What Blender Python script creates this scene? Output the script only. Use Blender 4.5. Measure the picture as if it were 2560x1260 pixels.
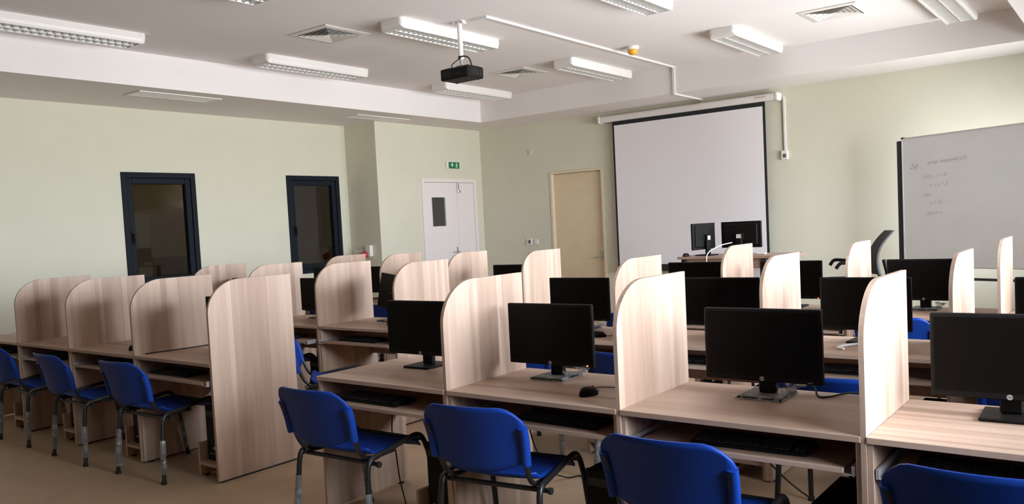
import bpy, math, random
from mathutils import Vector, Matrix

for o in list(bpy.data.objects):
    bpy.data.objects.remove(o, do_unlink=True)
scene = bpy.context.scene
COL = scene.collection
R = math.radians
random.seed(7)

# ------------------------------------------------------------------ camera
CAM_F = Vector((-0.61071711, 0.78996809, -0.05454378))
CAM_R = Vector((0.79182239, 0.60868302, -0.05022246))
CAM_U = Vector((0.00647427, 0.0738607, 0.99724755))
cam = bpy.data.cameras.new('camera')
cam.sensor_fit = 'HORIZONTAL'
cam.sensor_width = 36.0
cam.lens = 36.0 * 2056.28 / 2560.0
cam.shift_y = 46.17 / 2560.0
cam.clip_start = 0.05
cam_o = bpy.data.objects.new('camera', cam)
COL.objects.link(cam_o)
M3 = Matrix((CAM_R, CAM_U, -CAM_F)).transposed()
cam_o.matrix_world = Matrix.Translation((0, 0, 1.5104)) @ M3.to_4x4()
scene.camera = cam_o

# ------------------------------------------------------------------ world, daylight, exposure
SKY = (1.70, 1.83, 2.08)
GROUND = (1.48, 1.5, 1.54)
WORLD_STRENGTH = 9.0
world = bpy.data.worlds.new('overcast_sky')
scene.world = world
world.use_nodes = True
wn = world.node_tree
wn.nodes.clear()
w_out = wn.nodes.new('ShaderNodeOutputWorld')
w_bg = wn.nodes.new('ShaderNodeBackground')
w_tc = wn.nodes.new('ShaderNodeTexCoord')
w_sep = wn.nodes.new('ShaderNodeSeparateXYZ')
w_map = wn.nodes.new('ShaderNodeMapRange')
w_map.inputs['From Min'].default_value = -0.08
w_map.inputs['From Max'].default_value = 0.06
w_mix = wn.nodes.new('ShaderNodeMix')
w_mix.data_type = 'RGBA'
w_mix.inputs[6].default_value = (*GROUND, 1)
w_mix.inputs[7].default_value = (*SKY, 1)
wn.links.new(w_tc.outputs['Generated'], w_sep.inputs[0])
wn.links.new(w_sep.outputs['Z'], w_map.inputs['Value'])
wn.links.new(w_map.outputs[0], w_mix.inputs[0])
wn.links.new(w_mix.outputs[2], w_bg.inputs['Color'])
w_bg.inputs['Strength'].default_value = WORLD_STRENGTH
wn.links.new(w_bg.outputs[0], w_out.inputs[0])

# windows of the right wall: (y0, y1); sampling portals sit in the openings
XR = 0.42
WIN_Z0, WIN_Z1 = 0.92, 2.62
RIGHT_WINDOWS = [(2.0, 3.8), (4.5, 6.6), (7.4, 11.0)]
for (y0, y1) in RIGHT_WINDOWS:
    li = bpy.data.lights.new('window_portal', 'AREA')
    li.shape = 'RECTANGLE'
    li.size = WIN_Z1 - WIN_Z0
    li.size_y = y1 - y0
    li.cycles.is_portal = True
    lo = bpy.data.objects.new('window_portal', li)
    COL.objects.link(lo)
    lo.location = (XR + 0.19, (y0 + y1) / 2, (WIN_Z0 + WIN_Z1) / 2)
    lo.rotation_euler = (0, R(90), 0)

vs = scene.view_settings
vs.view_transform = 'Standard'
vs.look = 'None'
vs.exposure = 1.17
vs.gamma = 1.0
vs.use_curve_mapping = False
scene.display_settings.display_device = 'sRGB'
scene.cycles.use_denoising = True
scene.cycles.max_bounces = 14
scene.cycles.diffuse_bounces = 8
scene.cycles.glossy_bounces = 4
scene.cycles.transparent_max_bounces = 12
scene.cycles.caustics_reflective = False
scene.cycles.caustics_refractive = False

# ------------------------------------------------------------------ room measures (metres)
XL, XJ, YJ = -10.232, -9.527, 9.0          # left wall, jogged part of it, where the jog is
YF, YBK = 11.5635, -2.2                    # front wall (screen), back wall
ZB, ZC = 3.243, 3.615                      # underside of the dropped border, raised ceiling
XBL, YBF, XBR, YBB = -8.745, 10.672, -0.94, -0.9
ROWS = [2.834, 4.419, 6.066]               # front edge of each desk row
DEPTH, DESK_Z, PTOP = 0.631, 0.75, 1.2614
LEFT = [-8.305, -7.37, -6.46, -5.497, -4.567]     # bay borders, block by the inner windows
RIGHT = [-3.565, -2.616, -1.679, -0.741, 0.195]   # bay borders, block by the outer windows


# ------------------------------------------------------------------ mesh helpers
class MB:
    def __init__(self):
        self.v, self.f, self.s = [], [], []

    def add(self, verts, faces, smooth=False):
        n = len(self.v)
        self.v += [tuple(p) for p in verts]
        self.f += [tuple(i + n for i in f) for f in faces]
        self.s += [smooth] * len(faces)
        return self

    def box(self, x0, x1, y0, y1, z0, z1, b=0.0):
        if x0 > x1: x0, x1 = x1, x0
        if y0 > y1: y0, y1 = y1, y0
        if z0 > z1: z0, z1 = z1, z0
        if b <= 0:
            v = [(x, y, z) for x in (x0, x1) for y in (y0, y1) for z in (z0, z1)]
            f = [(0, 1, 3, 2), (4, 6, 7, 5), (0, 4, 5, 1), (2, 3, 7, 6), (0, 2, 6, 4), (1, 5, 7, 3)]
            return self.add(v, f)
        b = min(b, (x1 - x0) * .49, (y1 - y0) * .49, (z1 - z0) * .49)
        v, idx = [], {}
        for ix, x in enumerate((x0, x1)):
            for iy, y in enumerate((y0, y1)):
                for iz, z in enumerate((z0, z1)):
                    sx, sy, sz = (1 - 2 * ix), (1 - 2 * iy), (1 - 2 * iz)
                    for k, p in enumerate(((x, y + sy * b, z + sz * b), (x + sx * b, y, z + sz * b), (x + sx * b, y + sy * b, z))):
                        idx[(ix, iy, iz, k)] = len(v)
                        v.append(p)
        f = []
        g = lambda *a: idx[a]
        for i in (0, 1):
            q = [g(i, 0, 0, 0), g(i, 1, 0, 0), g(i, 1, 1, 0), g(i, 0, 1, 0)]
            f.append(q if i else q[::-1])
            q = [g(0, i, 0, 1), g(0, i, 1, 1), g(1, i, 1, 1), g(1, i, 0, 1)]
            f.append(q if i else q[::-1])
            q = [g(0, 0, i, 2), g(1, 0, i, 2), g(1, 1, i, 2), g(0, 1, i, 2)]
            f.append(q if i else q[::-1])
        for a in (0, 1):
            for c in (0, 1):
                f.append([g(a, c, 0, 0), g(a, c, 1, 0), g(a, c, 1, 1), g(a, c, 0, 1)])
                f.append([g(a, 0, c, 0), g(a, 1, c, 0), g(a, 1, c, 2), g(a, 0, c, 2)])
                f.append([g(0, a, c, 1), g(1, a, c, 1), g(1, a, c, 2), g(0, a, c, 2)])
        for k in [(a, c, d) for a in (0, 1) for c in (0, 1) for d in (0, 1)]:
            f.append([g(*k, 0), g(*k, 1), g(*k, 2)])
        return self.add(v, f)

    def tube(self, pts, r, n=8, caps=True, smooth=True, sx=1.0):
        pts = [Vector(p) for p in pts]
        m = len(pts)
        rs = r if isinstance(r, (list, tuple)) else [r] * m
        T = []
        for i in range(m):
            d = (pts[min(i + 1, m - 1)] - pts[max(i - 1, 0)])
            T.append(d.normalized() if d.length > 1e-9 else Vector((0, 0, 1)))
        ref = Vector((1, 0, 0)) if abs(T[0].x) < .8 else Vector((0, 0, 1))
        nrm = (ref - T[0] * ref.dot(T[0])).normalized()
        v, f = [], []
        for i in range(m):
            nrm = (nrm - T[i] * nrm.dot(T[i]))
            nrm = nrm.normalized() if nrm.length > 1e-6 else T[i].orthogonal().normalized()
            bi = T[i].cross(nrm)
            for k in range(n):
                a = 2 * math.pi * k / n
                v.append(pts[i] + (nrm * math.cos(a) * sx + bi * math.sin(a)) * rs[i])
        for i in range(m - 1):
            for k in range(n):
                a, b = i * n + k, i * n + (k + 1) % n
                f.append((a, b, b + n, a + n))
        self.add(v, f, smooth)
        if caps:
            self.add(v[:n], [tuple(range(n))[::-1]])
            self.add(v[-n:], [tuple(range(n))])
        return self

    def prism(self, poly, axis, a0, a1):
        """extrude a 2-D outline along an axis; outline in the other two axes, in xyz order"""
        n = len(poly)
        def mk(p, a):
            return {'x': (a, p[0], p[1]), 'y': (p[0], a, p[1]), 'z': (p[0], p[1], a)}[axis]
        v = [mk(p, a0) for p in poly] + [mk(p, a1) for p in poly]
        f = [tuple(range(n))[::-1], tuple(range(n, 2 * n))]
        f += [(i, (i + 1) % n, n + (i + 1) % n, n + i) for i in range(n)]
        return self.add(v, f)

    def disc(self, c, r, axis, h, n=20, smooth=True):
        """solid short cylinder from c along axis ('x','y','z') with height h"""
        d = {'x': Vector((1, 0, 0)), 'y': Vector((0, 1, 0)), 'z': Vector((0, 0, 1))}[axis]
        c = Vector(c)
        return self.tube([c, c + d * h], r, n, True, smooth)

    def lathe(self, prof, n=24, axis='z', c=(0, 0, 0)):
        v, f = [], []
        c = Vector(c)
        for (r, h) in prof:
            for k in range(n):
                a = 2 * math.pi * k / n
                p = (r * math.cos(a), r * math.sin(a), h)
                if axis == 'y': p = (p[0], p[2], p[1])
                if axis == 'x': p = (p[2], p[0], p[1])
                v.append(c + Vector(p))
        for i in range(len(prof) - 1):
            for k in range(n):
                a, b = i * n + k, i * n + (k + 1) % n
                f.append((a, b, b + n, a + n))
        return self.add(v, f, True)

    def shell(self, fn, nu, nv, th):
        """closed curved sheet: fn(u,v)->(point, normal), thickness th along -normal"""
        top, bot = [], []
        for j in range(nv + 1):
            for i in range(nu + 1):
                p, nn = fn(i / nu, j / nv)
                top.append(p)
                bot.append(p - nn * th)
        w = nu + 1
        N = len(top)
        f = []
        for j in range(nv):
            for i in range(nu):
                a = j * w + i
                f.append((a, a + 1, a + w + 1, a + w))
                f.append((N + a, N + a + w, N + a + w + 1, N + a + 1))
        ring = [i for i in range(w)] + [j * w + nu for j in range(1, nv + 1)] + \
               [nv * w + i for i in range(nu - 1, -1, -1)] + [j * w for j in range(nv - 1, 0, -1)]
        for k in range(len(ring)):
            a, b = ring[k], ring[(k + 1) % len(ring)]
            f.append((b, a, N + a, N + b))
        return self.add(top + bot, f, True)

    def mesh(self, name, mat):
        me = bpy.data.meshes.new(name)
        me.from_pydata(self.v, [], self.f)
        me.polygons.foreach_set('use_smooth', self.s)
        me.materials.append(mat)
        me.update()
        import bmesh
        bm = bmesh.new()
        bm.from_mesh(me)
        bmesh.ops.recalc_face_normals(bm, faces=bm.faces)
        bm.to_mesh(me)
        bm.free()
        return me

    def build(self, name, mat, parent=None, loc=None, rot=None):
        return ob(name, self.mesh(name, mat), parent, loc, rot)


def ob(name, data, parent=None, loc=None, rot=None):
    o = bpy.data.objects.new(name, data)
    COL.objects.link(o)
    if parent is not None: o.parent = parent
    if loc is not None: o.location = loc
    if rot is not None: o.rotation_euler = rot
    return o


def thing(name, label, cat, loc=(0, 0, 0), rz=0.0, group=None):
    o = bpy.data.objects.new(name, None)
    o.empty_display_size = 0.1
    COL.objects.link(o)
    o.location = loc
    o.rotation_euler = (0, 0, rz)
    return tag(o, label, cat, group)


def tag(o, label=None, cat=None, group=None, kind=None):
    if label: o['label'] = label
    if cat: o['category'] = cat
    if group: o['group'] = group
    if kind: o['kind'] = kind
    return o


def struct(o, label=None):
    o['kind'] = 'structure'
    if label: o['label'] = label
    return o


def copy_tree(src, parent=None):
    c = src.copy()
    COL.objects.link(c)
    if parent is not None: c.parent = parent
    for ch in list(src.children):
        copy_tree(ch, c)
    return c


def fillet(pts, rad, seg=5):
    pts = [Vector(p) for p in pts]
    out = [pts[0]]
    for i in range(1, len(pts) - 1):
        a, b, c = pts[i - 1], pts[i], pts[i + 1]
        r = rad[i - 1] if isinstance(rad, (list, tuple)) else rad
        d1, d2 = (a - b), (c - b)
        t = min(r, d1.length * .48, d2.length * .48)
        p0, p1 = b + d1.normalized() * t, b + d2.normalized() * t
        for k in range(seg + 1):
            u = k / seg
            out.append(p0 * (1 - u) ** 2 + b * 2 * u * (1 - u) + p1 * u * u)
    out.append(pts[-1])
    return out


def smooth_curve(pts, seg=6):
    P = [Vector(p) for p in pts]
    out = []
    for i in range(len(P) - 1):
        p0, p1, p2, p3 = P[max(i - 1, 0)], P[i], P[i + 1], P[min(i + 2, len(P) - 1)]
        for k in range(seg):
            t = k / seg
            out.append(0.5 * ((2 * p1) + (p2 - p0) * t + (2 * p0 - 5 * p1 + 4 * p2 - p3) * t * t + (3 * p1 - p0 - 3 * p2 + p3) * t ** 3))
    out.append(P[-1])
    return out


def text_mesh(s, size, mat, name, depth=0.0004, shear=0.0, align='CENTER', offset=0.0):
    cu = bpy.data.curves.new(name, 'FONT')
    cu.body = s
    cu.size = size
    cu.extrude = depth
    cu.shear = shear
    cu.offset = offset
    cu.align_x = align
    cu.align_y = 'CENTER'
    cu.resolution_u = 3
    t = bpy.data.objects.new(name, cu)
    COL.objects.link(t)
    dg = bpy.context.evaluated_depsgraph_get()
    me = bpy.data.meshes.new_from_object(t.evaluated_get(dg))
    bpy.data.objects.remove(t, do_unlink=True)
    bpy.data.curves.remove(cu)
    me.name = name
    me.materials.clear()
    me.materials.append(mat)
    return me


# ------------------------------------------------------------------ materials
def mat_new(name):
    m = bpy.data.materials.new(name)
    m.use_nodes = True
    nt = m.node_tree
    return m, nt, nt.nodes['Principled BSDF']


def plain(name, col, rough=0.5, metal=0.0, spec=0.5, noise=0.0, nscale=20.0, bump=0.0, bscale=200.0, emit=None, estr=0.0):
    m, nt, p = mat_new(name)
    p.inputs['Base Color'].default_value = (*col, 1)
    p.inputs['Roughness'].default_value = rough
    p.inputs['Metallic'].default_value = metal
    p.inputs['Specular IOR Level'].default_value = spec
    tc = nt.nodes.new('ShaderNodeTexCoord')
    if noise > 0:
        nz = nt.nodes.new('ShaderNodeTexNoise')
        nz.inputs['Scale'].default_value = nscale
        nz.inputs['Detail'].default_value = 4
        nt.links.new(tc.outputs['Object'], nz.inputs['Vector'])
        mr = nt.nodes.new('ShaderNodeMapRange')
        mr.inputs['From Min'].default_value = .3
        mr.inputs['From Max'].default_value = .7
        mr.inputs['To Min'].default_value = 1 - noise
        mr.inputs['To Max'].default_value = 1 + noise
        nt.links.new(nz.outputs['Fac'], mr.inputs['Value'])
        mx = nt.nodes.new('ShaderNodeVectorMath')
        mx.operation = 'SCALE'
        mx.inputs[0].default_value = col
        nt.links.new(mr.outputs[0], mx.inputs['Scale'])
        nt.links.new(mx.outputs[0], p.inputs['Base Color'])
    if bump > 0:
        nz = nt.nodes.new('ShaderNodeTexNoise')
        nz.inputs['Scale'].default_value = bscale
        nz.inputs['Detail'].default_value = 3
        nt.links.new(tc.outputs['Object'], nz.inputs['Vector'])
        bp = nt.nodes.new('ShaderNodeBump')
        bp.inputs['Strength'].default_value = bump
        bp.inputs['Distance'].default_value = .002
        nt.links.new(nz.outputs['Fac'], bp.inputs['Height'])
        nt.links.new(bp.outputs[0], p.inputs['Normal'])
    if emit:
        p.inputs['Emission Color'].default_value = (*emit, 1)
        p.inputs['Emission Strength'].default_value = estr
    return m


def wood(name, along, dark, light, band=13.0, across='Y'):
    """striped oak laminate: stave bands across one axis, fine grain along the other"""
    m, nt, p = mat_new(name)
    N, L = nt.nodes, nt.links
    tc = N.new('ShaderNodeTexCoord')
    oi = N.new('ShaderNodeObjectInfo')
    sep = N.new('ShaderNodeSeparateXYZ')
    L.new(tc.outputs['Object'], sep.inputs[0])

    def math_(op, a, b=None, c=None):
        n = N.new('ShaderNodeMath')
        n.operation = op
        for i, x in enumerate((a, b, c)):
            if x is None: continue
            if isinstance(x, (int, float)): n.inputs[i].default_value = x
            else: L.new(x, n.inputs[i])
        return n.outputs[0]
    off = math_('MULTIPLY', oi.outputs['Random'], 37.0)
    y = sep.outputs[across]
    # band edges wander a little through a 1-D noise
    nz = N.new('ShaderNodeTexNoise')
    nz.noise_dimensions = '1D'
    nz.inputs['Scale'].default_value = 1.0
    nz.inputs['Detail'].default_value = 0
    L.new(math_('MULTIPLY_ADD', y, 9.0, off), nz.inputs['W'])
    yy = math_('ADD', math_('MULTIPLY_ADD', y, band, off), math_('MULTIPLY', nz.outputs['Fac'], 2.2))
    wn_ = N.new('ShaderNodeTexWhiteNoise')
    wn_.noise_dimensions = '1D'
    L.new(math_('FLOOR', yy), wn_.inputs['W'])
    # grain
    comb = N.new('ShaderNodeCombineXYZ')
    ax = {'X': 0, 'Y': 1, 'Z': 2}
    for k, s in (('X', 110.), ('Y', 110.), ('Z', 110.)):
        sc = 2.2 if k == along else s
        L.new(math_('MULTIPLY_ADD', sep.outputs[k], sc, off), comb.inputs[ax[k]])
    g = N.new('ShaderNodeTexNoise')
    g.inputs['Scale'].default_value = 1.0
    g.inputs['Detail'].default_value = 5
    g.inputs['Roughness'].default_value = .65
    L.new(comb.outputs[0], g.inputs['Vector'])
    comb2 = N.new('ShaderNodeCombineXYZ')
    for k in 'XYZ':
        sc = 1.1 if k == along else 17.
        L.new(math_('MULTIPLY_ADD', sep.outputs[k], sc, off), comb2.inputs[ax[k]])
    g2 = N.new('ShaderNodeTexNoise')
    g2.inputs['Scale'].default_value = 1.0
    g2.inputs['Detail'].default_value = 2
    L.new(comb2.outputs[0], g2.inputs['Vector'])
    t = math_('ADD', math_('MULTIPLY', wn_.outputs['Value'], 0.52),
              math_('ADD', math_('MULTIPLY_ADD', g.outputs['Fac'], 0.55, -0.275), math_('MULTIPLY_ADD', g2.outputs['Fac'], 0.8, -0.16)))
    mx = N.new('ShaderNodeMix')
    mx.data_type = 'RGBA'
    mx.clamp_factor = True
    mx.inputs[6].default_value = (*dark, 1)
    mx.inputs[7].default_value = (*light, 1)
    L.new(t, mx.inputs[0])
    L.new(mx.outputs[2], p.inputs['Base Color'])
    p.inputs['Roughness'].default_value = .48
    p.inputs['Specular IOR Level'].default_value = .35
    return m


def glass_mat(name, tint, refl=0.06, rough=0.02):
    m, nt, p = mat_new(name)
    N, L = nt.nodes, nt.links
    N.remove(p)
    out = N['Material Output']
    tr = N.new('ShaderNodeBsdfTransparent')
    tr.inputs[0].default_value = (*tint, 1)
    gl = N.new('ShaderNodeBsdfGlossy')
    gl.inputs['Roughness'].default_value = rough
    fr = N.new('ShaderNodeFresnel')
    fr.inputs['IOR'].default_value = 1.5
    mx = N.new('ShaderNodeMixShader')
    L.new(fr.outputs[0], mx.inputs[0])
    L.new(tr.outputs[0], mx.inputs[1])
    L.new(gl.outputs[0], mx.inputs[2])
    L.new(mx.outputs[0], out.inputs['Surface'])
    return m


def film_mat(name):
    m, nt, p = mat_new(name)
    N, L = nt.nodes, nt.links
    out = N['Material Output']
    p.inputs['Base Color'].default_value = (.42, .41, .40, 1)
    p.inputs['Roughness'].default_value = .25
    tr = N.new('ShaderNodeBsdfTransparent')
    mx = N.new('ShaderNodeMixShader')
    tc = N.new('ShaderNodeTexCoord')
    nz = N.new('ShaderNodeTexNoise')
    nz.inputs['Scale'].default_value = 30
    nz.inputs['Detail'].default_value = 2
    L.new(tc.outputs['Object'], nz.inputs['Vector'])
    mr = N.new('ShaderNodeMapRange')
    mr.inputs['From Min'].default_value = .35
    mr.inputs['From Max'].default_value = .65
    mr.inputs['To Min'].default_value = .22
    mr.inputs['To Max'].default_value = .55
    L.new(nz.outputs['Fac'], mr.inputs['Value'])
    L.new(mr.outputs[0], mx.inputs[0])
    L.new(tr.outputs[0], mx.inputs[1])
    L.new(p.outputs[0], mx.inputs[2])
    L.new(mx.outputs[0], out.inputs['Surface'])
    return m


WD, WL = (0.335, 0.218, 0.155), (0.59, 0.435, 0.338)
M = {}
M['wall'] = plain('wall_paint', (0.66, 0.642, 0.53), .85, spec=.2, noise=.015, nscale=3, bump=.15, bscale=150)
M['ceiling'] = plain('ceiling_paint', (0.80, 0.758, 0.752), .9, spec=.2, noise=.01, nscale=2)
M['floor'] = plain('linoleum', (0.42, 0.30, 0.195), .5, spec=.25, noise=.05, nscale=6, bump=.05, bscale=60)
M['wood_v'] = wood('oak_laminate_upright', 'Z', WD, WL)
M['wood_h'] = wood('oak_laminate_flat', 'X', WD, WL)
M['white'] = plain('white_enamel', (0.75, 0.715, 0.70), .4)
M['white_plastic'] = plain('white_plastic', (0.78, 0.76, 0.73), .35)
M['beige_door'] = plain('beige_door_paint', (0.70, 0.575, 0.395), .5, noise=.03, nscale=8)
M['beige_frame'] = plain('beige_frame_paint', (0.70, 0.60, 0.44), .5)
M['door_white'] = plain('white_door_paint', (0.80, 0.735, 0.725), .45)
M['anthracite'] = plain('anthracite_frame', (0.009, 0.013, 0.018), .6, spec=.12)
M['black_plastic'] = plain('black_plastic', (0.007, 0.006, 0.0055), .55, spec=.16)
M['screen'] = plain('dark_screen', (0.004, 0.003, 0.0025), .42, spec=.12)
M['black_metal'] = plain('black_frame_tube', (0.012, 0.011, 0.012), .38)
M['rubber'] = plain('black_rubber', (0.008, 0.008, 0.008), .7)
M['blue'] = plain('blue_plastic', (0.004, 0.036, 0.25), .45, spec=.25, bump=.12, bscale=400)
M['silver'] = plain('brushed_metal', (0.62, 0.62, 0.62), .3, metal=1)
M['reflector'] = plain('louvre_aluminium', (0.86, 0.86, 0.85), .35, metal=.35)
M['rail'] = plain('galvanised_rail', (0.72, 0.72, 0.74), .3, metal=.6)
M['tube_glass'] = plain('lamp_tube_glass', (0.82, 0.82, 0.80), .25)
M['vent'] = plain('vent_enamel', (0.74, 0.70, 0.67), .5)
M['dark_gap'] = plain('dark_duct', (0.12, 0.11, 0.10), .9)
M['film'] = film_mat('plastic_film')
M['fabric_white'] = plain('projection_fabric', (0.82, 0.79, 0.82), .8, spec=.2)
M['fabric_black'] = plain('screen_border', (0.012, 0.013, 0.016), .8)
M['board'] = plain('whiteboard_enamel', (0.77, 0.79, 0.81), .25, noise=.03, nscale=2.5)
M['alu'] = plain('aluminium_profile', (0.70, 0.68, 0.66), .35, metal=.5)
M['navy'] = plain('navy_stand_paint', (0.015, 0.017, 0.032), .4)
M['ink'] = plain('faded_marker_ink', (0.36, 0.36, 0.38), .6)
M['amber'] = plain('amber_dome', (0.80, 0.36, 0.03), .35)
M['green'] = plain('exit_green', (0.010, 0.16, 0.065), .4)
M['pict'] = plain('exit_pictogram', (0.55, 0.80, 0.62), .5)
M['red'] = plain('red_plastic', (0.42, 0.035, 0.055), .4)
M['logo'] = plain('logo_silver', (0.45, 0.45, 0.46), .4)
M['logo_dark'] = plain('logo_letters', (0.02, 0.02, 0.022), .5)
M['red_light'] = plain('power_light', (0.5, 0.05, 0.02), .4, emit=(1, .12, .04), estr=2.0)
M['keycap'] = plain('keycap', (0.016, 0.015, 0.014), .5)
M['mesh_fabric'] = plain('chair_mesh', (0.035, 0.034, 0.033), .8, noise=.3, nscale=300)
M['desk_brown'] = plain('teacher_desk_laminate', (0.36, 0.245, 0.19), .45, noise=.08, nscale=8)
M['grey_text'] = plain('faded_red_print', (0.42, 0.28, 0.27), .6)
M['lcd'] = plain('lcd_grey', (0.12, 0.12, 0.10), .3)
M['white_cable'] = plain('white_cable', (0.72, 0.70, 0.70), .5)
M['glass_clear'] = glass_mat('clear_glass', (0.95, 0.96, 0.95))
M['glass_dim'] = glass_mat('tinted_glass', (0.55, 0.52, 0.46))
M['corridor'] = plain('corridor_paint', (0.46, 0.36, 0.22), .8)
M['corridor_white'] = plain('corridor_white', (0.6, 0.57, 0.55), .7)
M['grey_pane'] = plain('wired_pane', (0.055, 0.052, 0.05), .25)
M['platform'] = plain('platform_vinyl', (0.42, 0.33, 0.25), .55)

# ------------------------------------------------------------------ room shell
T = 0.2
fl = MB().box(XL - T, XR + 0.25, YBK - T, YF + T, -0.1, 0.0).build('floor', M['floor'])
struct(fl, 'smooth beige linoleum floor')
W1, W2 = (5.272, 6.299), (7.798, 8.821)
WZ0, WZ1 = 0.93, 2.432
b = MB()
ys = [YBK - T, W1[0], W1[1], W2[0], W2[1], YJ]
b.box(XL - T, XL, ys[0], ys[1], 0, ZC)
b.box(XL - T, XL, ys[2], ys[3], 0, ZC)
b.box(XL - T, XL, ys[4], ys[5] + .02, 0, ZC)
for w in (W1, W2):
    b.box(XL - T, XL, w[0], w[1], 0, WZ0)
    b.box(XL - T, XL, w[0], w[1], WZ1, ZC)
# jogged part with the double door opening
ED0, ED1, EDZ = 9.97, 11.378, 2.372
b.box(XL - T, XJ, YJ, ED0, 0, ZC)
b.box(XL - T, XJ, ED1, YF + T, 0, ZC)
b.box(XL - T, XJ, ED0, ED1, EDZ, ZC)
b.box(XL - T, XJ - .16, ED0, ED1, 0, EDZ)
struct(b.build('wall_left', M['wall']), 'pale green left wall with a boxed-out corner')
FD0, FD1, FDZ = -8.03, -6.975, 2.385
b = MB()
b.box(XJ, FD0, YF, YF + T, 0, ZC)
b.box(FD1, XR + T, YF, YF + T, 0, ZC)
b.box(FD0, FD1, YF, YF + T, FDZ, ZC)
b.box(FD0, FD1, YF + .17, YF + T, 0, FDZ)
struct(b.build('wall_front', M['wall']), 'pale green front wall behind the projection screen')
b = MB()
ys = [YBK - T] + [y for w in RIGHT_WINDOWS for y in w] + [YF + T]
for i in range(0, len(ys), 2):
    b.box(XR, XR + T, ys[i], ys[i + 1], 0, ZC)
for (y0, y1) in RIGHT_WINDOWS:
    b.box(XR, XR + T, y0, y1, 0, WIN_Z0)
    b.box(XR, XR + T, y0, y1, WIN_Z1, ZC)
struct(b.build('wall_right', M['wall']), 'pale green outer wall with tall windows')
struct(MB().box(XL, XR, YBK - T, YBK, 0, ZC).build('wall_back', M['wall']), 'pale green back wall')
struct(MB().box(XL - T, XR + T, YBK - T, YF + T, ZC, ZC + .15).build('ceiling', M['ceiling']), 'white raised ceiling panel')
b = MB()
b.box(XL, XBL, YBK, YF, ZB, ZC)
b.box(XBR, XR, YBK, YF, ZB, ZC)
b.box(XBL, XBR, YBF, YF, ZB, ZC)
b.box(XBL, XBR, YBK, YBB, ZB, ZC)
struct(b.build('trim_1', M['ceiling']), 'dropped white ceiling border around the raised panel')
for nm, bx in (('baseboard_left', (XL, XL + .012, YBK, YJ, 0, .08)), ('baseboard_front', (FD1, XR, YF - .012, YF, 0, .08))):
    struct(MB().box(*bx).build(nm, M['beige_frame']))

# corridor behind the inner windows
fill_mat = plain('corridor_fill_glow', (.8, .8, .75), .5, emit=(1, .93, .82), estr=3.0)  # unseen glow added to lighten the corridor, not a known lamp
lr = thing('corridor_fill_light', 'added unseen fill light brightening the corridor behind the inner windows', 'ceiling light', (XL - 1.1, 7.6, 2.9995))
MB().box(-.32, .32, -.32, .32, -.05, 0, .01).build('fill_case', M['white'], lr)
MB().box(-.28, .28, -.28, .28, -.055, -.0501).build('diffuser', fill_mat, lr)  # glowing face of the added fill light
struct(MB().box(XL - 1.999, XL - 1.97, 6.7, 9.2, 0.0, 1.29).build('trim_2', plain('corridor_wainscot', (.20, .13, .075), .7)), 'brown corridor wainscot behind the tinted glass')
b = MB()
b.box(XL - 2.2, XL - 2.0, 3.5, 10.5, 0, 3.2)
b.box(XL - 2.2, XL - T, 3.3, 3.5, 0, 3.2)
b.box(XL - 2.2, XL - T, 10.5, 10.7, 0, 3.2)
b.box(XL - 2.2, XL - T, 3.3, 10.7, 3.0, 3.2)
b.box(XL - 2.2, XL - T, 3.3, 10.7, -0.1, 0.0)
struct(b.build('wall_corridor', M['corridor']), 'dim brown corridor wall seen through the inner windows')
for i, (y0, y1, zt) in enumerate(((6.2, 6.68, 1.97), (9.25, 10.04, 2.55))):
    struct(MB().box(XL - 1.995, XL - 1.95, y0, y1, 0, zt, .01).build('door_%d' % (i + 3), M['corridor_white']), 'pale corridor door panel behind the tinted glass')


def inner_window(n, y0, y1):
    root = ob('window_%d' % n, None, None, (XL, (y0 + y1) / 2, WZ0))
    struct(root, 'dark anthracite framed inner window with tinted glass, %s' % ('nearer to the camera' if n == 1 else 'beside the boxed-out corner'))
    hw, h = (y1 - y0) / 2, WZ1 - WZ0
    fr = MB()
    for (a0, a1, c0, c1) in ((-hw, -hw + .07, 0, h), (hw - .07, hw, 0, h), (-hw + .07, hw - .07, 0, .07), (-hw + .07, hw - .07, h - .07, h)):
        fr.box(-.12, .012, a0, a1, c0, c1, .004)
    fr.build('window_frame', M['anthracite'], root)
    s = MB()
    i0, i1, j0, j1 = -hw + .072, hw - .072, .072, h - .072
    sw = .075
    for (a0, a1, c0, c1) in ((i0, i0 + sw, j0, j1), (i1 - sw, i1, j0, j1), (i0 + sw, i1 - sw, j0, j0 + sw), (i0 + sw, i1 - sw, j1 - sw, j1)):
        s.box(-.09, -.004, a0, a1, c0, c1, .006)
    sash = s.build('sash', M['anthracite'], root)
    MB().box(-.05, -.044, i0 + sw, i1 - sw, j0 + sw, j1 - sw).build('pane', M['glass_dim'], root)
    hd = MB()
    hy = i0 + sw * .5
    hd.box(-.004, .008, hy - .016, hy + .016, .62, .76, .004)
    hd.box(.008, .045, hy - .008, hy + .008, .70, .716, .003)
    hd.box(.032, .05, hy - .011, hy + .011, .58, .72, .005)
    hd.build('handle', M['black_plastic'], root)


inner_window(1, *W1)
inner_window(2, *W2)

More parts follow.
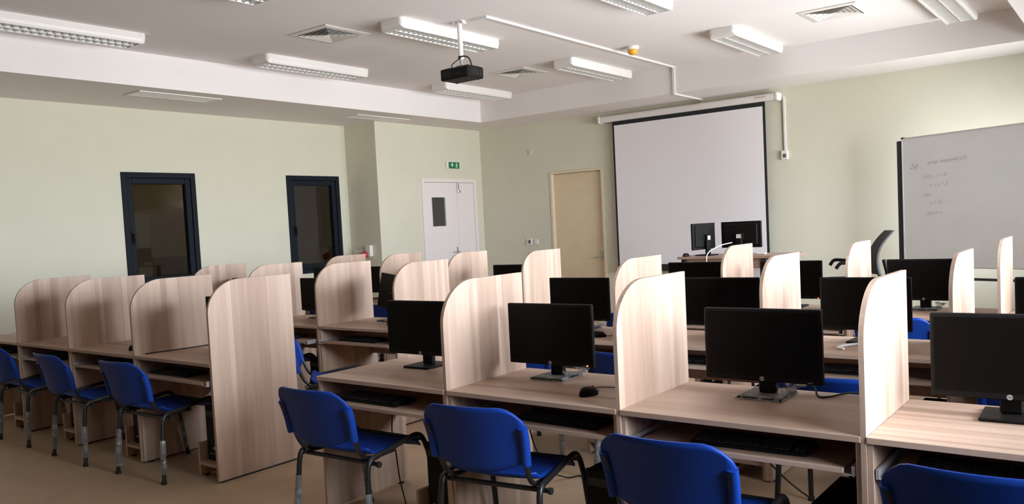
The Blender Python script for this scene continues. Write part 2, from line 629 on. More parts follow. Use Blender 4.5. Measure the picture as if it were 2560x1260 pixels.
for i, (y0, y1) in enumerate(RIGHT_WINDOWS):
    root = ob('window_%d' % (i + 3), None, None, (XR + .1, (y0 + y1) / 2, WIN_Z0))
    struct(root, 'tall white framed outer window letting in daylight')
    hw, h = (y1 - y0) / 2, WIN_Z1 - WIN_Z0
    fr = MB()
    for (a0, a1, c0, c1) in ((-hw, -hw + .06, 0, h), (hw - .06, hw, 0, h), (-.03, .03, .06, h - .06), (-hw + .06, hw - .06, 0, .06), (-hw + .06, hw - .06, h - .06, h)):
        fr.box(-.03, .03, a0, a1, c0, c1)
    fr.build('window_frame', M['white'], root)
    for s in (-1, 1):
        MB().box(-.003, .003, s * .03, s * (hw - .06), .06, h - .06).build('pane', M['glass_clear'], root)

# white double door in the boxed-out corner
root = ob('door_2', None, None, (XJ, (ED0 + ED1) / 2, 0))
struct(root, 'white double-leaf exit door with a small dark pane')
hw = (ED1 - ED0) / 2
fr = MB()
fr.box(-.158, .02, -hw, -hw + .065, 0, EDZ - .001, .004)
fr.box(-.158, .02, hw - .065, hw, 0, EDZ - .001, .004)
fr.box(-.158, .02, -hw + .065, hw - .065, EDZ - .066, EDZ - .001, .004)
fr.build('door_frame', M['door_white'], root)
sp = 10.865 - (ED0 + ED1) / 2
wy0, wy1, wz0, wz1 = 10.215 - (ED0 + ED1) / 2, 10.55 - (ED0 + ED1) / 2, 1.56, 2.05
lf = MB()
y0, y1, z1 = -hw + .067, sp - .002, EDZ - .07
lf.box(-.05, -.008, y0, wy0, .01, z1)
lf.box(-.05, -.008, wy1, y1, .01, z1)
lf.box(-.05, -.008, wy0, wy1, .01, wz0)
lf.box(-.05, -.008, wy0, wy1, wz1, z1)
leaf = lf.build('door_leaf', M['door_white'], root)
MB().box(-.035, -.028, wy0, wy1, wz0, wz1).build('pane', M['grey_pane'], leaf)
pf = MB()
for (a0, a1, c0, c1) in ((wy0 - .02, wy0, wz0 - .02, wz1 + .02), (wy1, wy1 + .02, wz0 - .02, wz1 + .02), (wy0, wy1, wz0 - .02, wz0), (wy0, wy1, wz1, wz1 + .02)):
    pf.box(-.008, .0, a0, a1, c0, c1)
pf.build('pane_trim', M['door_white'], leaf)
hd = MB()
hd.box(-.008, .0, sp - .085, sp - .04, .97, 1.19, .003)
hd.tube([(.0, sp - .062, 1.10), (.05, sp - .062, 1.10)], .009)
hd.box(.042, .06, sp - .19, sp - .05, 1.09, 1.112, .006)
hd.build('handle', M['silver'], leaf)
leaf2 = MB().box(-.05, -.008, sp + .002, hw - .067, .01, z1).build('door_leaf', M['door_white'], root)
hd = MB()
hd.box(-.008, .012, sp + .01, sp + .05, z1 - .16, z1 - .01, .003)
hd.box(-.008, .03, sp + .02, sp + .075, z1 - .17, z1 - .13, .004)
hd.build('bolt', M['silver'], leaf2)

# beige door in the front wall
root = ob('door_1', None, None, ((FD0 + FD1) / 2, YF, 0))
struct(root, 'beige door set back in the front wall beside the projection screen')
hw = (FD1 - FD0) / 2
fr = MB()
fr.box(-hw, -hw + .045, -.012, .168, 0, FDZ - .001, .003)
fr.box(hw - .045, hw, -.012, .168, 0, FDZ - .001, .003)
fr.box(-hw + .045, hw - .045, -.012, .168, FDZ - .046, FDZ - .001, .003)
fr.build('door_frame', M['beige_frame'], root)
leaf = MB().box(-hw + .047, hw - .047, .055, .10, .008, FDZ - .05, .002).build('door_leaf', M['beige_door'], root)
hd = MB()
hd.disc((hw - .095, .035, .93), .026, 'y', .02)
hd.tube([(hw - .095, .04, .93), (hw - .095, -.005, .93)], .010)
hd.tube([(hw - .09, -.005, .93), (hw - .15, -.008, .93), (hw - .235, -.002, .925)], .010)
hd.build('handle', M['silver'], leaf)
MB().disc((hw - .095, .03, 1.045), .028, 'y', .025).build('lock', M['silver'], leaf)

# ------------------------------------------------------------------ ceiling fittings
FIX_L, FIX_W, FIX_H = 1.57, 0.31, 0.105


def make_fixture():
    root = thing('ceiling_light', 'x', 'ceiling light', (0, 0, ZC), 0, 'twin-tube ceiling lights')
    hl, hw, h = FIX_L / 2, FIX_W / 2, FIX_H
    b = MB()
    # two bulging long sides and a back plate
    prof = [(0, 0), (.006, -.03), (.008, -.06), (.004, -.085), (-.006, -.105), (-.026, -.105), (-.022, -.08), (-.02, 0)]
    for s in (-1, 1):
        b.prism([(s * (hw + p[0]), p[1]) for p in prof], 'y', -hl + .06, hl - .06)
    b.box(-hw + .02, hw - .02, -hl + .06, hl - .06, -.012, 0)
    b.build('housing', M['white'], root)
    for s in (-1, 1):
        e = MB()
        nseg = 6
        rings = []
        for k in range(nseg + 1):
            a = k / nseg * math.pi / 2
            yy = s * (hl - .06 + .06 * math.sin(a))
            zz = -h + .05 * (1 - math.cos(a))
            inset = .045 * (1 - math.cos(a))
            rings.append([(-hw - .008 + inset, yy, 0), (-hw - .008 + inset, yy, zz * .55), (-hw + .004 + inset, yy, zz), (hw - .004 - inset, yy, zz), (hw + .008 - inset, yy, zz * .55), (hw + .008 - inset, yy, 0)])
        v = [p for r_ in rings for p in r_]
        f = []
        for k in range(nseg):
            for j in range(5):
                a = k * 6 + j
                f.append((a, a + 1, a + 7, a + 6))
        f.append(tuple(range(6)))
        f.append(tuple(nseg * 6 + j for j in range(6)))
        e.add(v, f, False)
        e.build('end_cap', M['white'], root)
    # two parabolic troughs with cross blades and a lamp tube each
    y0, y1 = -hl + .062, hl - .062
    for s in (-1, 1):
        cx = s * (hw - .02) / 2
        q = (hw - .028) / 2
        t = MB()
        prof = []
        for k in range(9):
            u = -1 + 2 * k / 8
            prof.append((cx + q * u, -.104 + .075 * (1 - u * u)))
        up = [(p[0], p[1] + .002) for p in prof[::-1]]
        t.prism(prof + up, 'y', y0, y1)
        t.build('reflector', M['reflector'], root)
        MB().tube([(cx, y0 + .01, -.062), (cx, y1 - .01, -.062)], .013, 10).build('lamp_tube', M['tube_glass'], root)
    bl = MB()
    q = (hw - .028) / 2
    # a blade: thin V-shaped strip across the trough, scooped at the top
    top = [(-q * .93, -.096), (-q * .5, -.084), (0, -.079), (q * .5, -.084), (q * .93, -.096)]
    poly = top + [(q * .97, -.1035), (-q * .97, -.1035)]
    n = len(poly)
    v = [(p[0], -.014 if i < 5 else -.0015, p[1]) for i, p in enumerate(poly)] + [(p[0], .014 if i < 5 else .0015, p[1]) for i, p in enumerate(poly)]
    f = [tuple(range(n))[::-1], tuple(range(n, 2 * n))] + [(i, (i + 1) % n, n + (i + 1) % n, n + i) for i in range(n)]
    bl.add(v, f)
    me = bl.mesh('louvre_blade', M['reflector'])
    NB = 20
    for s in (-1, 1):
        cx = s * (hw - .02) / 2
        for k in range(NB):
            ob('louvre_blade', me, root, (cx, y0 + (k + .5) * (y1 - y0) / NB, 0))
    return root


FIX = [(-8.09, 6.68, 'long white ceiling light above the nearer inner window, third from the left edge'),
       (-8.09, 9.73, 'long white ceiling light nearest the room corner, below the projector'),
       (-8.09, 3.68, 'long white ceiling light cut by the left picture edge'),
       (-5.93, 6.68, 'long white ceiling light right behind the projector pole'),
       (-5.93, 3.68, 'ceiling light of which only a tip shows at the top left edge'),
       (-5.93, 9.73, 'long white ceiling light right of the projector, above the beige door'),
       (-3.77, 6.68, 'ceiling light cut by the top edge above the smoke detector'),
       (-3.77, 9.73, 'long white ceiling light right of the smoke detector above the screen'),
       (-1.61, 9.73, 'ceiling light cut by the top right picture edge')]
FIX[0] = (-8.09, 6.68, 'long white ceiling light above the wall between the two inner windows')
proto_fix = make_fixture()
for i, (x, y, lab) in enumerate(FIX):
    o = proto_fix if i == 0 else copy_tree(proto_fix)
    o.location = (x, y, ZC - .0005)
    o['label'] = lab


def make_vent():
    root = thing('air_vent', 'x', 'air vent', (0, 0, ZC), 0, 'square ceiling diffusers')
    def ring(b, r0, z0, r1, z1, th=.003):
        v, f = [], []
        for (r_, z) in ((r0, z0), (r1, z1), (r1 + .0, z1 + th), (r0 + .0, z0 + th)):
            v += [(-r_, -r_, z), (r_, -r_, z), (r_, r_, z), (-r_, r_, z)]
        for i in range(4):
            for k in range(4):
                a, c = i * 4 + k, i * 4 + (k + 1) % 4
                j = ((i + 1) % 4) * 4
                f.append((a, c, j + (k + 1) % 4, j + k))
        b.add(v, f)
    b = MB()
    ring(b, .30, -.008, .245, -.016, .006)
    b.build('frame', M['vent'], root)
    MB().box(-.24, .24, -.24, .24, -.003, -.001).build('backing', M['dark_gap'], root)
    for k in range(5):
        r_ = .232 - k * .045
        b = MB()
        ring(b, r_, -.020, r_ - .048, -.004, .0025)
        b.build('vane', M['vent'], root)
    return root


pv = make_vent()
for i, (x, y, lab) in enumerate(((-6.79, 5.85, 'square air diffuser left of the projector'), (-6.85, 9.25, 'square air diffuser just right of the projector body'), (-2.63, 9.26, 'square air diffuser at the top right'))):
    o = pv if i == 0 else copy_tree(pv)
    o.location = (x, y, ZC - .0005)
    o['label'] = lab

for i, (x0, x1, y0, y1, lab) in enumerate(((-9.30, -8.975, 4.92, 5.97, 'flat white slot grille under the ceiling border, above the nearer inner window'),
                                         (-9.40, -9.075, 8.26, 9.33, 'flat white slot grille under the ceiling border by the boxed-out corner'))):
    root = thing('slot_grille', lab, 'air vent', ((x0 + x1) / 2, (y0 + y1) / 2, ZB - .0005), 0, 'slot grilles in the border')
    hx, hy = (x1 - x0) / 2, (y1 - y0) / 2
    b = MB()
    b.box(-hx, -hx + .03, -hy, hy, -.012, 0, .002)
    b.box(hx - .03, hx, -hy, hy, -.012, 0, .002)
    b.box(-hx + .03, hx - .03, -hy, -hy + .03, -.012, 0, .002)
    b.box(-hx + .03, hx - .03, hy - .03, hy, -.012, 0, .002)
    b.build('frame', M['white'], root)
    MB().box(-hx + .03, hx - .03, -hy + .03, hy - .03, -.002, 0).build('backing', M['vent'], root)
    for k in range(7):
        xx = -hx + .045 + k * (2 * hx - .09) / 6
        MB().box(xx - .013, xx + .013, -hy + .03, hy - .03, -.009, -.005).build('slat', M['vent'], root)

# smoke detector
root = thing('smoke_detector', 'round white smoke detector with an amber dome on the ceiling', 'smoke detector', (-4.95, 9.03, ZC - .0005))
MB().lathe([(0, 0), (.075, 0), (.078, -.02), (.07, -.035), (.055, -.04), (0, -.04)], 24).build('base', M['white_plastic'], root)
MB().lathe([(.056, -.0402), (.062, -.05), (.058, -.075), (.04, -.095), (.018, -.103), (0, -.104)], 24).build('dome', M['amber'], root)

# projector on its pole
root = thing('projector', 'black projector hanging from a white ceiling pole', 'projector', (-5.545, 6.50, ZC - .0005))
pl = MB()
pl.box(-.075, .075, -.05, .05, -.008, 0, .002)
for s in (-1, 1):
    pl.box(s * .06 - .012, s * .06 + .012, -.03, .03, -.03, -.008, .003)
pl.build('mount_plate', M['white'], root)
MB().tube([(0, 0, -.008), (0, 0, -.385)], .026, 14).build('pole', M['white'], root)
cl = MB()
cl.tube([(0, 0, -.385), (0, 0, -.44)], .019, 12)
cl.box(-.045, .045, -.035, .035, -.455, -.44, .003)
for sx in (-1, 1):
    cl.tube([(sx * .03, 0, -.44), (sx * .085, .02, -.468)], .008)
cl.build('bracket', M['silver'], root)
bd = MB()
bd.box(-.19, .185, -.125, .13, -.59, -.475, .012)
body = bd.build('projector_body', M['black_plastic'], root)
tp = MB()
tp.box(-.155, -.03, -.09, .11, -.4749, -.466, .006)
tp.box(.03, .16, -.09, .11, -.4749, -.466, .006)
tp.build('top_ridge', M['black_plastic'], body)
MB().lathe([(0, .128), (.042, .128), (.042, .15), (.034, .152), (.03, .142), (0, .14)], 20, 'y', (.09, 0, -.532)).build('lens', M['screen'], body)
gr = MB()
for k in range(7):
    gr.box(.1851, .188, -.07 + k * .022, -.06 + k * .022, -.565, -.50)
gr.build('side_grille', M['rubber'], body)
fp = MB()
for k in range(6):
    fp.box(-.15 + k * .02, -.14 + k * .02, -.1275, -.1251, -.56, -.505)
fp.box(.03, .07, -.1275, -.1251, -.55, -.535)
fp.build('port_panel', M['rubber'], body)
for sx, w in ((-.14, .012), (.15, .012)):
    MB().disc((sx, .08, -.60), w, 'z', .0099).build('foot', M['rubber'], body)
for pts, r_ in (([(.02, -.03, -.37), (-.04, -.04, -.40), (-.085, -.05, -.43), (-.075, -.06, -.465), (-.03, -.06, -.478)], .005),
                ([(.0, -.03, -.365), (.06, -.02, -.36), (.105, .0, -.385), (.115, .02, -.44), (.11, .03, -.47)], .0075)):
    MB().tube(smooth_curve(pts), r_, 8).build('cable', M['rubber'], root)
MB().box(-.012, .012, -.034, -.024, -.385, -.35, .003).build('cable_tie', M['rubber'], root)

# cable trunking
b = MB()
w = .016
b.box(-5.545 + .08, -5.235, 6.52, 6.52 + 2 * w, ZC - .022, ZC - .0005)
b.box(-5.235, -5.235 + 2 * w, 6.52, YBF - .0005, ZC - .022, ZC - .0005)
b.box(-5.235, -5.235 + 2 * w, YBF - .022, YBF - .0005, ZB - .022, ZC - .022)
b.box(-5.235, -5.235 + 2 * w, YBF, YF - .0005, ZB - .022, ZB - .0005)
b.box(-5.235, -5.235 + 2 * w, YF - .022, YF - .0005, 3.17, ZB - .022)
tag(b.build('cable_trunking', M['white']), 'thin white cable trunking from the projector across the ceiling to the screen', 'trunking')

# ------------------------------------------------------------------ front wall fittings
root = thing('projection_screen', 'pull-down white projection screen with black border on the front wall', 'projection screen', (0, 11.46, 0))
cs = MB()
prof = [(-.045, 3.075), (-.05, 3.10), (-.048, 3.145), (-.035, 3.165), (.05, 3.168), (.095, 3.168), (.095, 3.072), (-.03, 3.07)]
cs.prism(prof, 'x', -6.90, -4.07)
case = cs.build('screen_case', M['white'], root)
for x0, x1 in ((-6.945, -6.90), (-4.07, -4.02)):
    MB().box(x0, x1, -.056, .098, 3.06, 3.175, .014).build('end_cap', M['white_plastic'], case)
MB().box(-6.705, -4.228, .0, .003, .72, 3.069).build('border', M['fabric_black'], root)
MB().box(-6.672, -4.265, -.0015, -.0002, .80, 3.008).build('fabric', M['fabric_white'], root)
MB().box(-6.72, -4.21, -.014, .016, .695, .72, .006).build('weight_bar', M['fabric_black'], root)
lg = MB()
lg.disc((-4.345, -.0515, 3.128), .011, 'y', .002, 12)
for k, (x, wd) in enumerate(((-4.322, .014), (-4.303, .012), (-4.286, .010), (-4.262, .016), (-4.241, .016), (-4.215, .013))):
    lg.box(x, x + wd, -.0515, -.0495, 3.122, 3.136)
lg.build('printed_mark', M['grey_text'], case)
for x in (-6.6, -4.4):
    MB().box(x - .02, x + .02, .095, .1030, 3.08, 3.16).build('wall_bracket', M['white_plastic'], case)

root = thing('screen_switch', 'small white wall switch box at the end of a cable right of the screen', 'switch', (-4.0, YF - .0005, 2.31))
MB().box(-.045, .045, -.04, 0, -.07, .055, .006).build('switch_box', M['white_plastic'], root)
MB().box(-.02, .028, -.044, -.0401, -.045, .01, .002).build('button', M['lcd'], root)
MB().box(-.008, .022, -.018, 0, .055, .80, .002).build('cable_cover', M['white'], root)
MB().tube([(-.012, -.012, .055), (-.014, -.012, .5), (-.012, -.014, .79)], .005).build('cable', M['dark_gap'], root)

root = thing('thermostat', 'small white wall thermostat with grey display beside the beige door', 'thermostat', (-8.51, YF - .0005, 1.21))
MB().box(-.055, .055, -.022, 0, -.055, .055, .005).build('case', M['white_plastic'], root)
MB().box(-.025, .032, -.024, -.0221, -.028, .032, .001).build('display', M['lcd'], root)
for i, (x, z, lab) in enumerate(((-8.365, 1.205, 'plain white switch plate right of the thermostat'), (-8.41, 2.753, 'faint square blank plate high on the front wall left of the screen'))):
    root = thing('wall_plate', lab, 'switch', (x, YF - .0005, z))
    MB().box(-.045, .045, -.012, 0, -.045, .045, .004).build('plate', M['white_plastic'] if i == 0 else M['wall'], root)
    MB().box(-.028, .028, -.016, -.0121, -.028, .028, .003).build('rocker', M['white_plastic'] if i == 0 else M['wall'], root)

# exit sign above the double door
root = thing('exit_sign', 'green illuminated exit sign above the white double door', 'exit sign', (XJ + .0005, 10.755, 2.598))
MB().box(0, .05, -.165, .165, -.062, .062, .006).build('case', M['white_plastic'], root)
MB().box(.0501, .053, -.125, .15, -.055, .055).build('sign_face', M['green'], root)
b = MB()
b.prism([(-.075, .018), (-.045, .018), (-.045, .045), (-.025, .045), (-.025, .018), (.0, .018), (-.036, -.03)], 'x', .0531, .0545)
b.build('arrow', M['pict'], root)
b = MB()
b.disc((.0531, .075, .034), .012, 'x', .0014, 12)
b.prism([(.058, .018), (.092, .02), (.106, -.002), (.098, -.008), (.09, .004), (.088, -.014), (.106, -.04), (.096, -.046), (.078, -.022), (.06, -.044), (.05, -.038), (.068, -.008), (.064, .006), (.052, -.002), (.046, .004)], 'x', .0531, .0545)
b.build('running_figure', M['pict'], root)

# sockets on the face of the boxed-out corner
root = thing('industrial_socket', 'white wall socket with a red round plug on the boxed-out corner', 'socket', (-9.775, YJ - .0005, 1.22))
MB().box(-.06, .06, -.07, 0, -.09, .09, .01).build('socket_box', M['white_plastic'], root)
b = MB()
p0, p1 = Vector((-.035, -.06, -.045)), Vector((-.055, -.15, -.085))
b.tube([p0, p0.lerp(p1, .15), p0.lerp(p1, .9), p1], [.05, .056, .056, .046], 20)
b.build('plug_collar', M['red'], root)
for i, x in enumerate((-10.118, -10.01)):
    r2 = thing('wall_socket', ('leftmost small white wall socket on the boxed-out corner', 'small white wall socket between its twin and the red plug')[i], 'socket', (x, YJ - .0005, 1.20))
    MB().box(-.042, .042, -.014, 0, -.042, .042, .004).build('plate', M['white_plastic'], r2)
    MB().lathe([(.03, -.0141), (.03, -.018), (.021, -.018), (.02, -.0145), (0, -.0145)], 20, 'y').build('socket_ring', M['vent'], r2)

# ------------------------------------------------------------------ workstation builders
PT = 0.018


def partition_mesh():
    pts = [(0, .012), (DEPTH, .012), (DEPTH, PTOP), (.235, PTOP)]
    for k in range(1, 11):
        a = math.pi / 2 * k / 10
        pts.append((.235 - .235 * math.sin(a), PTOP - .205 + .205 * math.cos(a)))
    return MB().prism(pts, 'x', -PT, 0).mesh('partition_board', M['wood_v'])


PM = partition_mesh()
FOOTM = MB().disc((0, 0, 0), .018, 'z', .0119, 12).mesh('foot', M['rubber'])
GAP_STRIP = MB().box(-.015, -.003, .02, DEPTH - .02, .0, .0119).mesh('foot_gap_strip', M['rubber'])  # black strip stands for the feet and the shaded gap under the board
DW = 0.915
DESK_MESH = {}


def desk_meshes(w):
    key = round(w, 3)
    if key in DESK_MESH: return DESK_MESH[key]
    d = {}
    d['top'] = MB().box(0, w, -.004, DEPTH + .012, DESK_Z - .022, DESK_Z, .0015).mesh('desk_top', M['wood_h'])
    d['side'] = MB().box(0, PT, .008, DEPTH, .012, DESK_Z - .0225, .001).mesh('side_panel', M['wood_v'])
    d['apron'] = MB().box(PT + .001, w - PT - .001, DEPTH - .06, DEPTH - .042, .44, DESK_Z - .0225, .001).mesh('back_apron', M['wood_h'])
    d['tray'] = MB().box(PT + .045, w - PT - .045, .0, .40, .612, .630, .001).mesh('keyboard_tray', M['wood_h'])
    d['rail'] = MB().box(0, .012, .002, .41, .606, .640, .001).box(.012, .040, .002, .41, .606, .611, .001).mesh('rail', M['rail'])
    d['shelf'] = MB().box(w - PT - .215, w - PT - .001, .02, .46, .085, .103, .001).mesh('tower_shelf', M['wood_h'])
    sh = MB()
    sh.box(w - PT - .234, w - PT - .216, .03, .45, .012, .22, .001)
    d['upright'] = sh.mesh('upright', M['wood_v'])
    DESK_MESH[key] = d
    return d


ROWN = ['nearest row', 'middle row', 'far row']
BAYL = ['fourth desk left of aisle', 'third desk left of aisle', 'second desk left of aisle', 'first desk left of aisle']
BAYR = ['first desk right of aisle', 'second desk right of aisle', 'third desk right of aisle', 'fourth desk right of aisle']


def where(row, block, bay):
    return '%s, %s' % (ROWN[row], (BAYL if block == 0 else BAYR)[bay])


TRAY_OUT = {(0, 1, 0): .06, (1, 0, 2): .10, (1, 0, 3): .035, (0, 0, 3): .03}


def add_desk(row, block, bay):
    xs = LEFT if block == 0 else RIGHT
    x0, x1 = xs[bay] + .0008, xs[bay + 1] - PT - .0008
    w = x1 - x0
    d = desk_meshes(w)
    root = thing('computer_desk', 'light oak computer desk, ' + where(row, block, bay), 'desk', (x0, ROWS[row], 0), 0, 'light oak computer desks')
    ob('desk_top', d['top'], root)
    ob('side_panel', d['side'], root)
    ob('side_panel', d['side'], root, (w - PT, 0, 0))
    ob('back_apron', d['apron'], root)
    t = ob('keyboard_tray', d['tray'], root, (0, .012 - TRAY_OUT.get((row, block, bay), 0.0), 0))
    ob('rail', d['rail'], t, (PT + .0045, 0, 0))
    ob('rail', d['rail'], t, (w - PT - .0045, 0, 0)).scale = (-1, 1, 1)
    s = ob('tower_shelf', d['shelf'], root)
    ob('upright', d['upright'], s)
    for (fx, fy) in ((PT / 2, .06), (PT / 2, DEPTH - .06), (w - PT / 2, .06), (w - PT / 2, DEPTH - .06), (w - PT - .225, .08), (w - PT - .225, .40)):
        ob('foot', FOOTM, root, (fx, fy, 0))
    return root


def add_partition(row, block, k):
    xs = LEFT if block == 0 else RIGHT
    last = k == 4
    if block == 0:
        pos = ['', 'fourth left of aisle', 'third left of aisle', 'second left of aisle', 'end panel left of aisle'][k]
    else:
        pos = ['', 'first right of aisle', 'second right of aisle', 'third right of aisle', ''][k]
    root = thing('desk_partition', 'tall oak partition with rounded corner, %s, %s' % (ROWN[row], pos), 'partition', (xs[k], ROWS[row], 0), 0, 'tall oak desk partitions')
    ob('partition_board', PM, root)
    ob('foot_gap_strip', GAP_STRIP, root)
    return root


# ---- monitor
def make_monitor():
    root = thing('monitor', 'x', 'monitor', (0, 0, 0), 0, 'black desktop monitors')
    b = MB()
    b.box(-.0925, .0925, -.10, .10, .0, .012, .004)
    b.build('base', M['black_plastic'], root)
    b = MB()
    b.box(-.036, .036, .0, .035, .0121, .24, .006)
    b.build('neck', M['black_plastic'], root)
    b = MB()
    b.box(-.245, .245, -.052, -.026, .07, .37, .004)
    b.box(-.205, .205, -.0262, -.008, .10, .345, .012)
    pan = b.build('housing', M['black_plastic'], root)
    MB().box(-.045, .045, -.008, .0, .17, .25, .003).build('mount', M['black_plastic'], pan)
    MB().box(-.231, .231, -.0528, -.0521, .093, .357).build('screen', M['screen'], pan)
    MB().disc((0, -.0529, .0815), .0095, 'y', .0007, 20).build('logo_badge', M['logo'], pan)
    t = text_mesh('hp', .0155, M['logo_dark'], 'logo_letters', .0001, .25)
    ob('logo_letters', t, pan, (0, -.0531, .0825), (R(90), 0, 0))
    MB().box(.185, .205, -.0526, -.0521, .0765, .0785).build('model_mark', M['logo'], pan)
    return root


proto_mon = make_monitor()
LIGHT_ME = MB().box(.2085, .2165, -.0527, -.0521, .074, .0815, .0002).mesh('power_light', M['red_light'])


def wrap_base_mesh(seed):
    rnd = random.Random(seed)
    b = MB()
    nx, ny = 14, 12
    v, f = [], []
    for j in range(ny + 1):
        for i in range(nx + 1):
            x, y = -.098 + .196 * i / nx, -.106 + .212 * j / ny
            edge = min(i, nx - i, j, ny - j)
            z = .001 if edge == 0 else .0135 + rnd.random() * .005
            if edge == 0:
                x *= 1 + rnd.uniform(-.02, .05)
                y *= 1 + rnd.uniform(-.02, .05)
            if 4.5 < i < 9.5 and 5.5 < j < 9.5: z = .0132
            v.append((x, y, z))
    for j in range(ny):
        for i in range(nx):
            if 4 < i < 9 and 5 < j < 8: continue
            a = j * (nx + 1) + i
            f.append((a, a + 1, a + nx + 2, a + nx + 1))
    b.add(v, f, False)
    # a scrunched tuft of film at the right rear corner
    for k in range(9):
        c = Vector((.075 + rnd.uniform(-.02, .05), .05 + rnd.uniform(-.06, .05), .018 + rnd.uniform(0, .022)))
        pts = []
        for q in range(8):
            pts.append(c + Vector((rnd.uniform(-.028, .028), rnd.uniform(-.028, .028), rnd.uniform(-.012, .02))))
        fc = [(0, 1, 2), (2, 3, 4), (4, 5, 6), (1, 3, 5), (0, 6, 7), (2, 5, 7)]
        for p in pts: p.z = max(p.z, .002)
        b.add(pts, fc)
    return b.mesh('plastic_wrap', M['film'])


WRAPS = [wrap_base_mesh(s) for s in (1, 2, 3)]

# (row, block, bay): (centre x, yaw degrees, wrapped, red light)
MON = {(0, 1, 0): (-3.19, 1, 0, 0), (0, 1, 1): (-2.312, 1, 1, 1), (0, 1, 2): (-1.252, 0, 2, 0), (0, 1, 3): (-.378, 2, 0, 0),
       (1, 1, 0): (-3.165, 0, 1, 0), (1, 1, 1): (-2.11, 2, 0, 0), (1, 1, 2): (-1.255, -2, 0, 0), (1, 1, 3): (-.285, 0, 0, 0),
       (2, 1, 0): (-3.05, 3, 0, 0), (2, 1, 1): (-2.235, 0, 0, 1), (2, 1, 2): (-1.275, -1, 3, 0), (2, 1, 3): (-.27, 0, 0, 0),
       (0, 0, 0): (-7.75, 0, 0, 0), (0, 0, 1): (-6.86, 0, 0, 0), (0, 0, 2): (-5.93, 0, 1, 0), (0, 0, 3): (-5.0, 4, 0, 0),
       (1, 0, 0): (-7.95, 0, 0, 0), (1, 0, 1): (-7.08, 0, 0, 0), (1, 0, 2): (-6.0, 0, 2, 0), (1, 0, 3): (-5.10, -10, 3, 0),
       (2, 0, 0): (-7.85, 0, 0, 0), (2, 0, 1): (-6.93, 0, 0, 0), (2, 0, 2): (-5.97, 0, 0, 0), (2, 0, 3): (-5.01, 2, 0, 0)}
first_mon = [True]


def place_monitor(key):
    x, yaw, wrap, light = MON[key]
    if first_mon[0]:
        o = proto_mon
        first_mon[0] = False
    else:
        o = copy_tree(proto_mon)
    o.location = (x, ROWS[key[0]] + .475, DESK_Z + .0005)
    o.rotation_euler = (0, 0, R(yaw))
    o['label'] = 'black switched-off monitor, ' + where(*key)
    return o


order = sorted(MON.keys(), key=lambda k: (k != (0, 1, 0), k))
mons = {}
for k in order:
    mons[k] = place_monitor(k)
for k in order:
    o = mons[k]
    if MON[k][2]: tag(ob('plastic_wrap', WRAPS[MON[k][2] - 1], o), 'crumpled clear plastic film left on the monitor base')
    if MON[k][3]:
        pan = [c for c in o.children if c.name.startswith('housing')][0]
        tag(ob('power_light', LIGHT_ME, pan), 'small red power light')
# the leaning monitor left of the aisle in the middle row
for c in mons[(1, 0, 3)].children:
    if c.name.startswith('housing'): c.rotation_euler = (R(-9), R(6), 0); c.location = (0, .045, .012)


# ---- keyboard, mouse, tower
def make_keyboard():
    root = thing('keyboard', 'x', 'keyboard', (0, 0, 0), 0, 'black keyboards on the trays')
    MB().prism([(-.075, .002), (-.075, .012), (.07, .022), (.075, .018), (.075, .002)], 'x', -.222, .222).build('keyboard_body', M['black_plastic'], root)
    k = MB()
    for r_ in range(6):
        y = -.062 + r_ * .0215 + (.006 if r_ == 5 else 0)
        z = .0125 + (y + .075) / .145 * .010
        x = -.212
        while x < .205:
            wd = .0165
            if r_ == 0 and -.11 < x < -.09: wd = .115
            if not (.078 < x < .092 or .148 < x < .158):
                k.box(x, x + wd, y, y + .0175, z, z + .006, .0015)
            x += wd + .0028
    tag(k.build('keycaps', M['keycap'], root), kind='stuff')
    return root


def make_mouse():
    root = thing('computer_mouse', 'x', 'mouse', (0, 0, 0), 0, 'black computer mice')
    b = MB()
    v, f = [], []
    nu, nv = 16, 8
    for j in range(nv + 1):
        a = j / nv * math.pi / 2
        for i in range(nu):
            t = 2 * math.pi * i / nu
            rx = .031 * (1 - .10 * math.cos(t + math.pi / 2))
            v.append((rx * math.cos(t) * math.cos(a) ** .7, .056 * math.sin(t) * math.cos(a) ** .7, .002 + .036 * math.sin(a) * (1 - .25 * math.sin(t) * math.cos(a))))
    for j in range(nv):
        for i in range(nu):
            p, q = j * nu + i, j * nu + (i + 1) % nu
            f.append((p, q, q + nu, p + nu))
    f.append(tuple(range(nu))[::-1])
    b.add(v, f, True)
    b.build('mouse_body', M['black_plastic'], root)
    MB().disc((-.004, .030, .028), .008, 'x', .008, 14).build('scroll_wheel', M['rubber'], root)
    MB().tube(smooth_curve([(0, .05, .010), (-.005, .075, .004), (-.055, .10, .004), (-.05, .15, .004), (.04, .19, .004), (.13, .26, .005), (.15, .34, .004)]), .0022, 6).build('cable', M['rubber'], root)
    return root


def make_tower():
    root = thing('computer_tower', 'x', 'computer', (0, 0, 0), 0, 'black computer towers on the low shelves')
    MB().box(-.082, .082, .012, .39, 0, .355, .006).build('case', M['black_plastic'], root)
    fr = MB()
    fr.box(-.084, .084, -.004, .0118, .0, .358, .006)
    pan = fr.build('front_panel', M['black_plastic'], root)
    MB().box(-.072, .072, -.006, -.0041, .285, .322, .001).build('disc_drive', M['keycap'], pan)
    MB().disc((.0, -.0062, .085), .010, 'y', .002, 16).build('power_button', M['logo'], pan)
    pr = MB()
    for k in range(3):
        pr.box(-.05 + k * .03, -.036 + k * .03, -.0055, -.0041, .045, .051)
    pr.build('ports', M['logo'], pan)
    return root


proto_kb, proto_ms, proto_pc = make_keyboard(), make_mouse(), make_tower()
used = {'kb': 0, 'ms': 0, 'pc': 0}


